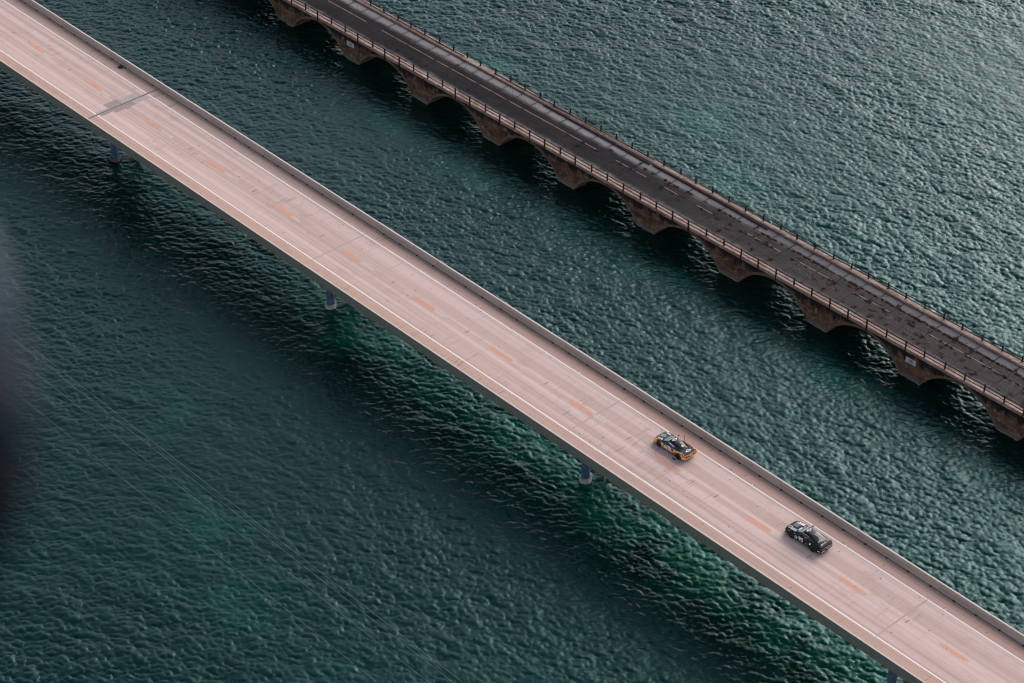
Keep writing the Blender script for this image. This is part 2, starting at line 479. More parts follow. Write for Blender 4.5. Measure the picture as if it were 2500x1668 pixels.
# ------------------------------------------------------------------ water: one sheet with real waves, flat sheet beyond
def ocean():
    n, cell = 1280, 0.15
    Ls = n * cell
    rs = np.random.RandomState(11)
    kx = 2 * np.pi * np.fft.fftfreq(n, cell)
    KX, KY = np.meshgrid(kx, kx, indexing='ij')
    K = np.hypot(KX, KY)
    K[0, 0] = 1e-6
    # local axes: X = camera's right on the ground, Y = away from it
    def band(lp, amp, wdir, spread, kmax):
        kp = 2 * np.pi / lp
        cosf = (KX * math.cos(wdir) + KY * math.sin(wdir)) / K
        P = np.exp(-1.0 * (kp / K) ** 2) / K ** 3.55 * (np.abs(cosf) ** spread * 0.9 + 0.1)
        P *= np.exp(-(K / kmax) ** 2)
        P[0, 0] = 0
        sl = np.sqrt(np.sum(P * K * K))
        return P * (amp / sl) ** 2
    P = band(7.0, 0.07, math.radians(55), 2.0, 14.0) + band(1.6, 0.145, math.radians(84), 2.0, 22.0) + band(0.7, 0.215, math.radians(62), 1.0, 28.0)
    ph = np.sqrt(P) * np.exp(2j * np.pi * rs.rand(n, n)) * n * n
    h = np.real(np.fft.ifft2(ph)) * 1.414
    dx = np.real(np.fft.ifft2(1j * KX / K * ph)) * 1.414
    dy = np.real(np.fft.ifft2(1j * KY / K * ph)) * 1.414
    # gusts: calmer and rougher areas
    q = np.exp(-(K * 9.0) ** 2 / 2) * (rs.randn(n, n) + 1j * rs.randn(n, n))
    g = np.real(np.fft.ifft2(q)); g /= g.std()
    gust = np.clip(1.0 + 0.20 * g, 0.55, 1.6)
    nx, ny = 1150, 1140
    X0, Y0 = -34.0, -106.0
    ch = 1.35
    xs = X0 + np.arange(nx) * cell
    ys = Y0 + np.arange(ny) * cell
    GX, GY = np.meshgrid(xs, ys, indexing='ij')
    ex = np.minimum(np.minimum(np.arange(nx), np.arange(nx)[::-1])[:, None], np.minimum(np.arange(ny), np.arange(ny)[::-1])[None, :])
    fade = np.clip(ex / 30.0, 0, 1) * gust[:nx, :ny]
    A = GX - ch * dx[:nx, :ny] * fade
    B = GY - ch * dy[:nx, :ny] * fade
    Z = h[:nx, :ny] * fade
    rx, ry = 0.6894, 0.7244
    WX = A * rx - B * ry
    WY = A * ry + B * rx
    V = np.stack([WX, WY, Z], -1).reshape(-1, 3)
    idx = np.arange(nx * ny).reshape(nx, ny)
    Q = np.stack([idx[:-1, :-1], idx[1:, :-1], idx[1:, 1:], idx[:-1, 1:]], -1).reshape(-1, 4)
    # flat sea beyond, out to the horizon, butted to the border of the waves
    c0 = [idx[0, 0], idx[-1, 0], idx[-1, -1], idx[0, -1]]
    big = 4000.0
    far = []
    for a, b in ((-big, -big), (big, -big), (big, big), (-big, big)):
        far.append((a * rx - b * ry, a * ry + b * rx, 0.0))
    nv = len(V)
    V = np.vstack([V, np.array(far)])
    extra = [(nv, nv + 1, c0[1], c0[0]), (nv + 1, nv + 2, c0[2], c0[1]), (nv + 2, nv + 3, c0[3], c0[2]), (nv + 3, nv, c0[0], c0[3])]
    Q = np.vstack([Q, np.array(extra)])
    me = bpy.data.meshes.new('water')
    me.vertices.add(len(V))
    me.vertices.foreach_set('co', V.astype(np.float32).ravel())
    me.loops.add(Q.size)
    me.loops.foreach_set('vertex_index', Q.astype(np.int32).ravel())
    me.polygons.add(len(Q))
    me.polygons.foreach_set('loop_start', (np.arange(len(Q)) * 4).astype(np.int32))
    me.polygons.foreach_set('use_smooth', np.ones(len(Q), bool))
    me.update(calc_edges=True)
    me.validate()
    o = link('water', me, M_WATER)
    o['kind'] = 'structure'
ocean()

# ------------------------------------------------------------------ the modern bridge (runs along X)
H = 7.5
L = 41.15
hb = thing('highway_bridge', 'wide pinkish concrete highway bridge on columns coloured blue for shade carrying two racing cars', 'bridge')
K0, K1 = -3, 5
for k in range(K0, K1):
    x0, x1 = k * L + 0.02, (k + 1) * L - 0.02
    b = MB()
    b.prism([(0.06, H - 0.28), (11.82, H - 0.28), (11.82, H), (0.06, H)], x0, x1)
    b.build('deck_slab', M_DECK, hb)
    b = MB()
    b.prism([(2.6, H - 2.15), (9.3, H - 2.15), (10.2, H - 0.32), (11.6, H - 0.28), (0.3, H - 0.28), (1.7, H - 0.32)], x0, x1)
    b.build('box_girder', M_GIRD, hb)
    # slab edge band under the near barrier
    MB().box((x0, -0.045, H - 0.30), (x1, 0.055, H - 0.10)).build('slab_edge', M_EDGE, hb)
# barriers in panels a quarter of a span long
def barrier_profile(side):
    p = [(0.0, H - 0.09), (0.0, H + 0.80), (0.02, H + 0.82), (0.19, H + 0.82), (0.21, H + 0.80), (0.27, H + 0.33), (0.43, H + 0.085), (0.43, H + 0.004), (0.065, H + 0.004), (0.065, H - 0.09)]
    if side > 0:
        p = [(11.88 - y, z) for y, z in p][::-1]
    return p
for side in (-1, 1):
    prof = barrier_profile(side)
    b = MB()
    g = 0.03
    b.prism(prof, g / 2, L / 4 - g / 2)
    me = b.mesh('barrier_panel')
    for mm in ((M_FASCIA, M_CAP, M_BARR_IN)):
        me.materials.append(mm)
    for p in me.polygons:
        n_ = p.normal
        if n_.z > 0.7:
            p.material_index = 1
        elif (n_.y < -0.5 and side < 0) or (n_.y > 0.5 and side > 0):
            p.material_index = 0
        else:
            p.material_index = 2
    for q in range(K0 * 4, K1 * 4):
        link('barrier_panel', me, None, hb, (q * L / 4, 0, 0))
# drain openings at the foot of the far barrier
db = MB()
db.box((-0.13, 11.36, H - 0.0), (0.13, 11.47, H + 0.075))
db.box((-0.07, 11.27, H + 0.003), (0.09, 11.37, H + 0.012))
dm = db.mesh('drain_opening')
for i in range(-14, 52):
    if random.random() < 0.93:
        link('drain_opening', dm, M_RUBBER, hb, (61.95 + (i - 22) * 2.75 + random.uniform(-.12, .12), 0, 0))
# strip painted dark for dirt and the shadow gap where barrier meets deck
MB().box((K0 * L, 11.40, H + 0.002), (K1 * L, 11.462, H + 0.012)).build('dirt_shadow_strip', M_JOINT, hb)
# piers
for k in range(K0, K1 + 1):
    px = k * (L + .42) - 0.3
    for yy in (4.40, 7.60):
        seg = 28
        c_ = MB()
        prof = [(0.0, 0.46), (H - 2.1, 0.46)]
        c_.tube([(px, yy, -3.0), (px, yy, H - 2.1)], 0.46, seg)
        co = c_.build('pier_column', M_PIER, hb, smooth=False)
        for p in co.data.polygons:
            p.use_smooth = len(p.vertices) == 4
        c_ = MB()
        c_.tube([(px, yy, -2.5), (px, yy, 0.50), (px, yy, 0.52)], [0.66, 0.66, 0.60], seg)
        cc = c_.build('column_collar', M_COLLARD if k == 0 else M_COLLAR, co, label='dark stained collar' if k == 0 else None)
        for p in cc.data.polygons:
            p.use_smooth = len(p.vertices) == 4
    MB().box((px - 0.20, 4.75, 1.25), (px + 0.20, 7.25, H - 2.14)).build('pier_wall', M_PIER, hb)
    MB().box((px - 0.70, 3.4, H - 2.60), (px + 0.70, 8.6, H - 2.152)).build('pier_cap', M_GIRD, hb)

# painted lines, each a thin sheet on the deck
def sheet(x0, x1, y0, y1, z, rag=0.0, n=1):
    v, f = [], []
    for i in range(n + 1):
        x = x0 + (x1 - x0) * i / n
        a, b_ = random.uniform(-rag, rag), random.uniform(-rag, rag)
        v += [(x, y0 + a, z), (x, y1 + b_, z)]
    for i in range(n):
        f.append((2 * i, 2 * i + 2, 2 * i + 3, 2 * i + 1))
    return v, f
def sheet_obj(name, args, mat, parent, **kw):
    v, f = sheet(*args)
    return link(name, mesh(name, v, f), mat, parent, **kw)
for yc in (2.19, 9.70):
    for k in range(K0, K1):
        sheet_obj('edge_line', (k * L + 0.03, (k + 1) * L - 0.03, yc - 0.085, yc + 0.085, H + 0.006, 0.006, 80), M_WHITE, hb)
DP = 12.346
for i in range(-6, 16):
    xs = -19.99 + i * DP
    for j, yy in enumerate((5.72, 5.90, 6.08)):
        if i < 3:
            yy = (5.80, 5.92, 6.03)[j]
        a, b_ = random.uniform(-.12, .12), random.uniform(-.2, .35)
        sheet_obj('centre_dash', (xs + a, xs + 3.08 + b_, yy - 0.062, yy + 0.062, H + 0.008, 0.012, 14), M_ORANGE, hb)
    # older dash showing through beyond the fresh paint
    for yy in (5.80, 6.02):
        sheet_obj('faded_dash', (xs + 3.35, xs + 5.2 + random.uniform(-.5, .5), yy - 0.045, yy + 0.045, H + 0.0055, 0.012, 10), M_FADED, hb)
    if i % 3 == 0:
        sheet_obj('faded_dash', (xs - 1.7, xs - .15, 5.86, 5.95, H + 0.0055, 0.012, 10), M_FADED, hb)
# rows of raised markers between the dashes
rb = MB()
for j in range(4):
    rb.box((-0.05 + 0.03 * (j % 2), j * 0.17 - 0.3, H + 0.003), (0.05 + 0.03 * (j % 2), j * 0.17 - 0.21, H + 0.022))
rm = rb.mesh('marker_row')
for i in range(-6, 15):
    link('marker_row', rm, M_RUSTB, hb, (25.83 + i * DP * 0.995, 5.97, 0))
rf = MB().box((-0.06, -0.05, H + 0.003), (0.06, 0.05, H + 0.022)).mesh('reflector')
for i in range(-6, 14):
    link('reflector', rf, M_REFL, hb, (1.9 + i * 12.36, 9.86, 0))
    link('reflector', rf, M_REFL, hb, (12.1 + i * 12.36, 2.03, 0))
# crosswise joints
for k in range(K0, K1):
    x = k * L
    if k == 0:
        # toothed steel expansion joint, lightly skewed, with patched concrete on both sides
        b = MB()
        for j in range(78):
            y = 0.75 + j * 0.136
            b.box((x - 0.05 + 0.035 * (j % 2), y, H + 0.011), (x + 0.05 + 0.035 * (j % 2), y + 0.10, H + 0.016))
        b.build('expansion_joint', M_JOINT, hb)
        sheet_obj('joint_plate', (x - 0.16, x + 0.16, 0.43, 11.42, H + 0.0085), M_PATCHD, hb)
        for nm, x0, x1, y0, y1, mt in (('repair_patch', -1.42, -0.16, 4.1, 6.1, M_PATCHD), ('repair_patch', 0.16, 1.1, 4.25, 7.3, M_PATCHD),
                                       ('repair_patch', -1.2, -0.16, 6.1, 9.0, M_PATCH), ('repair_patch', 0.16, 0.62, 2.5, 4.25, M_PATCHD),
                                       ('repair_patch', 0.16, 0.9, 7.3, 9.3, M_PATCH), ('repair_patch', -0.5, -0.16, 0.5, 4.1, M_PATCH)):
            sheet_obj(nm, (x + x0, x + x1, y0, y1, H + 0.005), mt, hb)
        sheet_obj('repair_seam', (x - 2.05, x - 1.98, 0.6, 11.3, H + 0.0045), M_JLINE, hb)
    else:
        sheet_obj('joint_filler', (x - 0.09, x + 0.09, 0.43, 11.42, H + 0.0045, 0.01, 1), M_JLINE, hb)
        sheet_obj('joint_filler', (x + 2.9, x + 2.93, 2.3, 10.8, H + 0.0045), M_JLINE, hb)

# ------------------------------------------------------------------ the old arch viaduct (own frame: s along, v across)
OLD_RZ = math.atan(0.01574)
OB = (0, 41.74, 0)
ob = thing('arch_viaduct', 'old weathered concrete arch viaduct with dark cracked road and weeds, beyond the highway bridge', 'bridge', OB, OLD_RZ)
SP = 13.376
P0 = 94.28 - 8 * SP
PW = 1.40
ZT, ZD = 4.25, 4.06
VW = 6.4
def s_of(j):
    return P0 + j * SP
# face wobble (the viaduct bends very slightly)
def sag(s):
    return -0.2 * math.exp(-((s - 50) / 28.0) ** 2)
J0, J1 = -4, 12
for j in range(J0, J1 + 1):
    c_ = s_of(j)
    o_ = sag(c_)
    MB().box((c_ - PW, o_, -3.0), (c_ + PW, VW, 3.70)).build('pier', M_OWALL, ob)
    MB().box((c_ - PW - 0.05, o_ - 0.05, -3.0), (c_ + PW + 0.05, VW + 0.05, 0.10)).build('pier_footing', M_OFOOT, ob)
    # shallow pilaster strips at both sides of the pier front
    for q in (-1, 1):
        xx = c_ + q * (PW - 0.16)
        MB().box((xx - 0.15, o_ - 0.035, 0.27), (xx + 0.15, o_ - 0.002, 3.30)).build('pilaster', M_OWALL, ob)
    if j < J1:
        a0, a1 = c_ + PW, s_of(j + 1) - PW
        mid, hw_ = (a0 + a1) / 2, (a1 - a0) / 2
        o1 = sag(mid)
        nseg = 32
        pts = []
        for i in range(nseg + 1):
            t = math.pi * (1 - i / nseg)
            pts.append((mid + hw_ * math.cos(t), max(0.0, math.sqrt(5.98 ** 2 - (hw_ * math.cos(t)) ** 2) - 2.93)))
        v, f = [], []
        for (s_, z_) in pts:
            fr = o_ + (sag(s_of(j + 1)) - o_) * (s_ - c_) / SP
            v += [(s_, fr, z_), (s_, fr, 3.70), (s_, VW, z_), (s_, VW, 3.70)]
        for i in range(nseg):
            a, b_ = 4 * i, 4 * i + 4
            f += [(a, b_, b_ + 1, a + 1), (a + 2, a + 3, b_ + 3, b_ + 2), (a, a + 2, b_ + 2, b_)]
        me = mesh('arch', v, f)
        link('arch', me, M_OWALL, ob)
        # raised arch ring on the near face
        v, f = [], []
        for i, (s_, z_) in enumerate(pts):
            t = math.pi * (1 - i / nseg)
            fr = o_ + (sag(s_of(j + 1)) - o_) * (s_ - c_) / SP - 0.05
            s2 = mid + (hw_ + 0.26) * math.cos(t)
            z2 = max(0.0, math.sqrt(5.98 ** 2 - (hw_ * math.cos(t)) ** 2) - 2.93) + 0.28 * math.sin(t) ** .5 + .02
            s2 = min(max(s2, a0 - .02), a1 + .02)
            v += [(s_, fr, z_), (s2, fr, z2), (s_, fr + 0.048, z_), (s2, fr + 0.048, z2)]
        for i in range(nseg):
            a, b_ = 4 * i, 4 * i + 4
            f += [(a, b_, b_ + 1, a + 1), (a, a + 2, b_ + 2, b_), (a + 1, b_ + 1, b_ + 3, a + 3)]
        link('arch_ring', mesh('arch_ring', v, f), M_RING, ob)
    # deck body under the road
sA, sB = s_of(J0) - PW, s_of(J1) + PW
MB().box((sA, 0.02, 3.702), (sB, VW - 0.02, 3.97)).build('deck_body', M_FILL, ob)
BAY = SP / 5
JS = 93.5
bays = list(range(int((sA - JS) / BAY) + 1, int((sB - JS) / BAY)))
rnd = random.Random(3)
for side in (0, 1):
    for n_ in bays:
        s0, s1 = JS + n_ * BAY + 0.012, JS + (n_ + 1) * BAY - 0.012
        q = sag((s0 + s1) / 2)
        if side == 0:
            y0, y1 = -0.55 + q, 0.16
            b = MB()
            dz = rnd.uniform(-.01, .01)
            b.prism([(y0, 3.83), (y0 - .02, 3.88), (y0 - .02, ZT - .03 + dz), (y0 + .03, ZT + dz), (y1, ZT + dz), (y1, 3.82), (0.001, 3.705), (y0 + .05, 3.80)], s0, s1)
            b.build('ledge_block', M_LEDGE, ob)
        else:
            y0, y1 = 6.22, 6.98
            b = MB()
            dz = rnd.uniform(-.01, .01)
            b.prism([(y0, 3.82), (y0, ZT - .03 + dz), (y0 + .04, ZT + .02 + dz), (y1, ZT + .02 + dz), (y1, 3.82), (6.4, 3.71)], s0, s1)
            b.build('kerb_block', M_LEDGE, ob)
# road slabs, four strips
ROWS = [(0.18, 1.72, 0.004), (1.72, 3.47, 0.004), (3.47, 4.78, 0.012), (4.78, 6.20, 0.012)]
for n_ in bays:
    for r_, (y0, y1, g) in enumerate(ROWS):
        s0, s1 = JS + n_ * BAY, JS + (n_ + 1) * BAY
        gx = 0.024 if r_ == 3 else 0.004
        gl = 0.022 if r_ == 3 else 0.004
        jg = .025 if r_ == 3 else .010
        z_ = ZD + rnd.uniform(-.005, .005)
        v, f = [], []
        ring = []
        nn = 4
        for i in range(nn):
            ring.append((s0 + gx + (s1 - s0 - 2 * gx) * i / nn, y0 + gl + rnd.uniform(0, jg)))
        for i in range(nn):
            ring.append((s1 - gx - rnd.uniform(0, jg), y0 + g + (y1 - y0 - 2 * g) * i / nn))
        for i in range(nn):
            ring.append((s1 - gx - (s1 - s0 - 2 * gx) * i / nn, y1 - g - rnd.uniform(0, jg * .6)))
        for i in range(nn):
            ring.append((s0 + gx + rnd.uniform(0, jg), y1 - g - (y1 - y0 - 2 * g) * i / nn))
        m_ = len(ring)
        tilt = rnd.uniform(-.004, .004)
        for a, b_ in ring:
            v.append((a, b_, z_ + tilt * (a - s0)))
        for a, b_ in ring:
            v.append((a, b_, 3.98))
        f.append(tuple(range(m_)))
        for i in range(m_):
            f.append((i, i + m_, (i + 1) % m_ + m_, (i + 1) % m_))
        link('road_slab', mesh('road_slab', v, f), M_ASPH, ob)
# faded centre stripe in broken lengths
for n_ in bays:
    s0 = JS + n_ * BAY
    if rnd.random() < (0.97 if s0 < 36 else 0.62):
        sheet_obj('centre_stripe', (s0 + .03, s0 + BAY - .03 - rnd.random() * .5, 3.53, 3.60, ZD + 0.012, 0.006, 8), M_OSTRIPE, ob)

# ------------------------------------------------------------------ railings (each a thing of its own)
def railing(name, label, v_post, zb, zt, rails, first):
    t = thing(name, label, 'railing', OB, OLD_RZ, 'iron railings along the old viaduct')
    pm = MB().box((-0.075, -0.065, zb), (0.075, 0.065, zt)).box((-0.09, -0.05 + 0.02, zb), (0.09, 0.03, zb + .10)).mesh('railing_post')
    posts = []
    i = 0
    s = first
    while s < sB:
        if s > sA:
            p = link('railing_post', pm, M_RUST, t, (s, v_post + sag(s) * (1 if v_post < 1 else 0), 0))
            p.rotation_euler = (rnd.uniform(-.025, .025), rnd.uniform(-.02, .02), 0)
            posts.append(s)
        s += 2.673
    for (a, b_, za, zb_, r) in rails:
        a, b_ = max(a, sA), min(b_, sB)
        n_ = max(1, int(round((b_ - a) / 10.7)))
        for q in range(n_):
            x0, x1 = a + (b_ - a) * q / n_ + .02, a + (b_ - a) * (q + 1) / n_ - .02
            z0 = za + (zb_ - za) * q / n_
            z1 = za + (zb_ - za) * (q + 1) / n_
            pts = []
            m_ = max(2, int((x1 - x0) / 2.673) + 1)
            for w_ in range(m_ + 1):
                x = x0 + (x1 - x0) * w_ / m_
                pts.append((x, v_post - 0.0 + sag(x) * (1 if v_post < 1 else 0) - .085, z0 + (z1 - z0) * w_ / m_ + rnd.uniform(-.02, .02)))
            MB().tube(pts, r, 6).build('rail', M_RUST, t)
    return t
railing('iron_railing', 'rusty two-bar railing along the near edge of the old viaduct', -0.53, 3.60, 5.26,
        [(sA, 12.2, 5.18, 5.18, .055), (sA, 12.2, 4.76, 4.76, .055), (12.4, 21.5, 4.72, 4.76, .055), (21.9, sB, 5.16, 5.16, .06), (21.7, sB, 4.70, 4.70, .055)], 5.34 - 2.673 * 26)
railing('iron_railing', 'rusty broken railing along the far edge of the old viaduct, its bars missing or sagging', 6.72, 4.22, 5.10,
        [(sA, 11.4, 4.94, 4.94, .05), (sA, 15.2, 4.34, 4.34, .05), (15.5, 26.4, 4.94, 4.94, .05), (20.7, 30.2, 4.34, 4.32, .05),
         (26.3, 30.4, 4.93, 4.30, .045), (26.7, 30.7, 4.70, 4.34, .035), (30.5, 49.0, 4.34, 4.38, .05), (30.5, 49.0, 4.46, 4.50, .035),
         (49.1, 67.6, 4.62, 4.58, .05), (49.1, 67.6, 4.48, 4.46, .035), (67.8, sB, 4.92, 4.92, .06), (67.8, sB, 4.54, 4.54, .055)], 4.94 - 2.673 * 26)

# long iron rails lying loose against the far kerb
for (a, b_, lab) in ((30.4, 48.9, 'long dark iron rail lying loose by the far kerb, left one of two'), (49.3, 67.9, 'long dark iron rail lying loose by the far kerb, right one of two')):
    t = thing('loose_rail', lab, 'rail', OB, OLD_RZ, 'loose iron rails lying on the old road')
    b = MB()
    ys = [5.98 - 0.16 * ((x - a) / (b_ - a)) ** 2 for x in (a, (a + b_) / 2, b_)]
    def strip(lo, hi, z0, z1):
        m_ = 6
        for i in range(m_):
            xa, xb = a + (b_ - a) * i / m_, a + (b_ - a) * (i + 1) / m_
            ya = 5.98 - 0.20 * (i / m_) ** 2
            yb = 5.98 - 0.20 * ((i + 1) / m_) ** 2
            k0 = len(b.v)
            b.v += [(xa, ya + lo, z0), (xa, ya + hi, z0), (xa, ya + hi, z1), (xa, ya + lo, z1), (xb, yb + lo, z0), (xb, yb + hi, z0), (xb, yb + hi, z1), (xb, yb + lo, z1)]
            for q in ((0, 4, 5, 1), (1, 5, 6, 2), (2, 6, 7, 3), (3, 7, 4, 0)):
                b.f.append(tuple(k0 + e for e in q))
    strip(-.075, .075, ZD + .02, ZD + .04)
    strip(-.012, .012, ZD + .04, ZD + .13)
    strip(-.04, .04, ZD + .13, ZD + .17)
    b.build('rail_bar', M_RUST, t)

# weeds rooted in the joints of the old road
def weeds():
    v, f = [], []
    r = random.Random(21)
    def clump(s, y, sx, sy, n, h=0.12):
        for _ in range(n):
            a = s + r.gauss(0, sx)
            b_ = y + r.gauss(0, sy)
            if not 0.2 < b_ < 6.15:
                continue
            z0 = ZD + .0
            w_, l_ = r.uniform(.02, .05), r.uniform(.06, .16)
            t = r.uniform(0, 6.28)
            dx, dy = math.cos(t), math.sin(t)
            hh = r.uniform(.3, 1.0) * h
            k0 = len(v)
            v.extend([(a - dy * w_, b_ + dx * w_, z0), (a + dy * w_, b_ - dx * w_, z0), (a + dx * l_ + dy * w_ * .6, b_ + dy * l_ - dx * w_ * .6, z0 + hh), (a + dx * l_ - dy * w_ * .6, b_ + dy * l_ + dx * w_ * .6, z0 + hh * .8)])
            f.append((k0, k0 + 1, k0 + 2, k0 + 3))
    for n_ in bays:
        s0 = JS + n_ * BAY
        dens = min(1.0, max(0.0, (s0 - 25) / 45.0))
        right = min(1.0, max(0.0, (s0 - 69) / 12.0))
        if dens <= 0:
            if r.random() < .25:
                clump(s0, r.choice((3.5, 4.78, 1.7)), .12, .05, 25)
            continue
        # along the seam beside the far strip
        for q in range(8):
            if r.random() < dens * (.38 + .50 * right):
                clump(s0 + (q + r.random()) * BAY / 8, 4.78 + r.gauss(0, .03), .13, .05 + .03 * r.random(), int(42 * r.uniform(.3, 1.5)), .12)
        # centre seam
        for q in range(6):
            if r.random() < dens * (.22 + .25 * right):
                clump(s0 + (q + r.random()) * BAY / 6, 3.40 + r.gauss(0, .06), .14, .06, int(34 * r.uniform(.3, 1.5)))
        # crosswise joints
        for y in (5.2, 4.4, 3.9, 3.2, 2.5, 1.5):
            if r.random() < dens * .16:
                clump(s0 + r.gauss(0, .08), y, .13, .17, int(40 * r.uniform(.3, 1.2)))
        # scattered patches
        for q in range(6):
            if r.random() < dens * (.25 + .5 * right):
                clump(s0 + r.random() * BAY, r.uniform(.5, 4.4), r.uniform(.08, .28), r.uniform(.06, .16), int(34 * r.uniform(.3, 1.6)), .07)
    k = N('rust_brown_weeds')
    n = k.noise(k.scaled(.8, .8, .8), 1.0, 3)
    k.base(k.mix(k.rng(n, .35, .65), (0.050, 0.016, 0.010), (0.048, 0.027, 0.012)))
    k.rough(.9, spec=.2)
    o = link('weed_growth', mesh('weed_growth', v, f), k.m, None, OB, stuff=True)
    o.rotation_euler = (0, 0, OLD_RZ)
    tag(o, 'rust brown weeds growing in the joints of the old road', 'weeds')
weeds()

# the two boards fixed to pier fronts
M_BOARD = plain('sign_board_white', (0.50, 0.55, 0.62), .5, .4, 0, .05)
M_BFRAME = plain('sign_border', (0.45, 0.20, 0.17), .6)
M_TXTR = plain('sign_red', (0.45, 0.07, 0.04), .6)
M_TXTB = plain('sign_black', (0.03, 0.03, 0.04), .6)
def sign(sc, label):
    o_ = -0.075
    t = thing('warning_board', label, 'sign', OB, OLD_RZ, 'boards fixed to the old piers')
    x0, x1, z0, z1 = sc - .72, sc + .72, 2.13, 2.86
    qy = sag(sc) - .04
    MB().box((x0, qy - .05, z0), (x1, qy - .012, z1)).build('border', M_BFRAME, t)
    MB().box((x0 + .04, qy - .062, z0 + .04), (x1 - .04, qy - .0505, z1 - .04)).build('board', M_BOARD, t)
    r = random.Random(5)
    b, b2 = MB(), MB()
    for row, (zz, hh, w_, tgt) in enumerate(((2.69, .07, .34, b2), (2.59, .07, .62, b), (2.48, .09, .42, b2), (2.37, .07, .70, b), (2.26, .07, .36, b2))):
        x = sc - w_ / 2
        while x < sc + w_ / 2:
            wd = r.uniform(.04, .10)
            tgt.box((x, qy - .067, zz - hh / 2), (min(x + wd, sc + w_ / 2 + .02), qy - .0625, zz + hh / 2))
            x += wd + .025
    b.build('dark_lettering', M_TXTB, t)
    b2.build('red_lettering', M_TXTR, t)
sign(94.23, 'pale board with small lettering on the old pier at the right side')
sign(0.56, 'pale board with small lettering on the old pier near the top left')

# ------------------------------------------------------------------ power cables low over the water in front
M_CABLE = plain('bare_aluminium_cable', (0.42, 0.46, 0.46), .5, .5, 0.3)
for nm, y, z, dz0, lab in (('power_cable', -41.15, 15.0, 0.0, 'thin bare power cable over the near water, lowest of four'),
                           ('power_cable', -37.85, 15.0, .6, 'thin bare power cable over the near water, second lowest of four'),
                           ('power_cable', -36.3, 15.0, .9, 'thin bare power cable over the near water, third lowest of four'),
                           ('power_cable', -35.68, 15.0, .3, 'thin bare power cable over the near water, uppermost of four')):
    pts = []
    for i in range(61):
        x = -230 + i * 10
        pts.append((x, y, z + 0.00003 * (x - 60) ** 2))
    b = MB().tube(pts, 0.0055, 6)
    tag(b.build(nm, M_CABLE, None, smooth=True), lab, 'cable', 'power cables over the water')

# ------------------------------------------------------------------ racing cars
class Pk:
    pass
def interp(xs, ys, x):
    return float(np.interp(x, xs, ys))
def smooth_interp(xs, ys, x):
    # monotone cosine-ish blend between knots
    i = int(np.clip(np.searchsorted(xs, x) - 1, 0, len(xs) - 2))
    t = (x - xs[i]) / (xs[i + 1] - xs[i])
    t = min(max(t, 0), 1)
    m = [0.0] * len(xs)
    for q in range(1, len(xs) - 1):
        m[q] = (ys[q + 1] - ys[q - 1]) / (xs[q + 1] - xs[q - 1])
    h = xs[i + 1] - xs[i]
    t2, t3 = t * t, t * t * t
    return (2 * t3 - 3 * t2 + 1) * ys[i] + (t3 - 2 * t2 + t) * h * m[i] + (-2 * t3 + 3 * t2) * ys[i + 1] + (t3 - t2) * h * m[i + 1]

def text_mesh(txt, size, bold=0.0):
    cu = bpy.data.curves.new('t', 'FONT')
    cu.body = txt
    cu.size = size
    cu.offset = bold
    cu.align_x = 'CENTER'
    cu.align_y = 'CENTER'
    cu.resolution_u = 3
    o = bpy.data.objects.new('t', cu)
    COL.objects.link(o)
    dg = bpy.context.evaluated_depsgraph_get()
    me = bpy.data.meshes.new_from_object(o.evaluated_get(dg))
    v = [tuple(p.co) for p in me.vertices]
    f = [tuple(p.vertices) for p in me.polygons]
    bpy.data.objects.remove(o)
    bpy.data.curves.remove(cu)
    bpy.data.meshes.remove(me)
    return v, f
def ring_mesh(r0, r1, n=24, sx=1.0):
    v, f = [], []
    for i in range(n):
        a = 2 * math.pi * i / n
        v += [(math.cos(a) * r0 * sx, math.sin(a) * r0, 0), (math.cos(a) * r1 * sx, math.sin(a) * r1, 0)]
    for i in range(n):
        a, b_ = 2 * i, 2 * ((i + 1) % n)
        f.append((a, a + 1, b_ + 1, b_))
    return v, f
def quad_grid(x0, y0, x1, y1, n=3, m=3, skew=0.0):
    v, f = [], []
    for i in range(n + 1):
        for j in range(m + 1):
            v.append((x0 + (x1 - x0) * i / n + skew * j / m, y0 + (y1 - y0) * j / m, 0))
    for i in range(n):
        for j in range(m):
            a = i * (m + 1) + j
            f.append((a, a + m + 1, a + m + 2, a + 1))
    return v, f

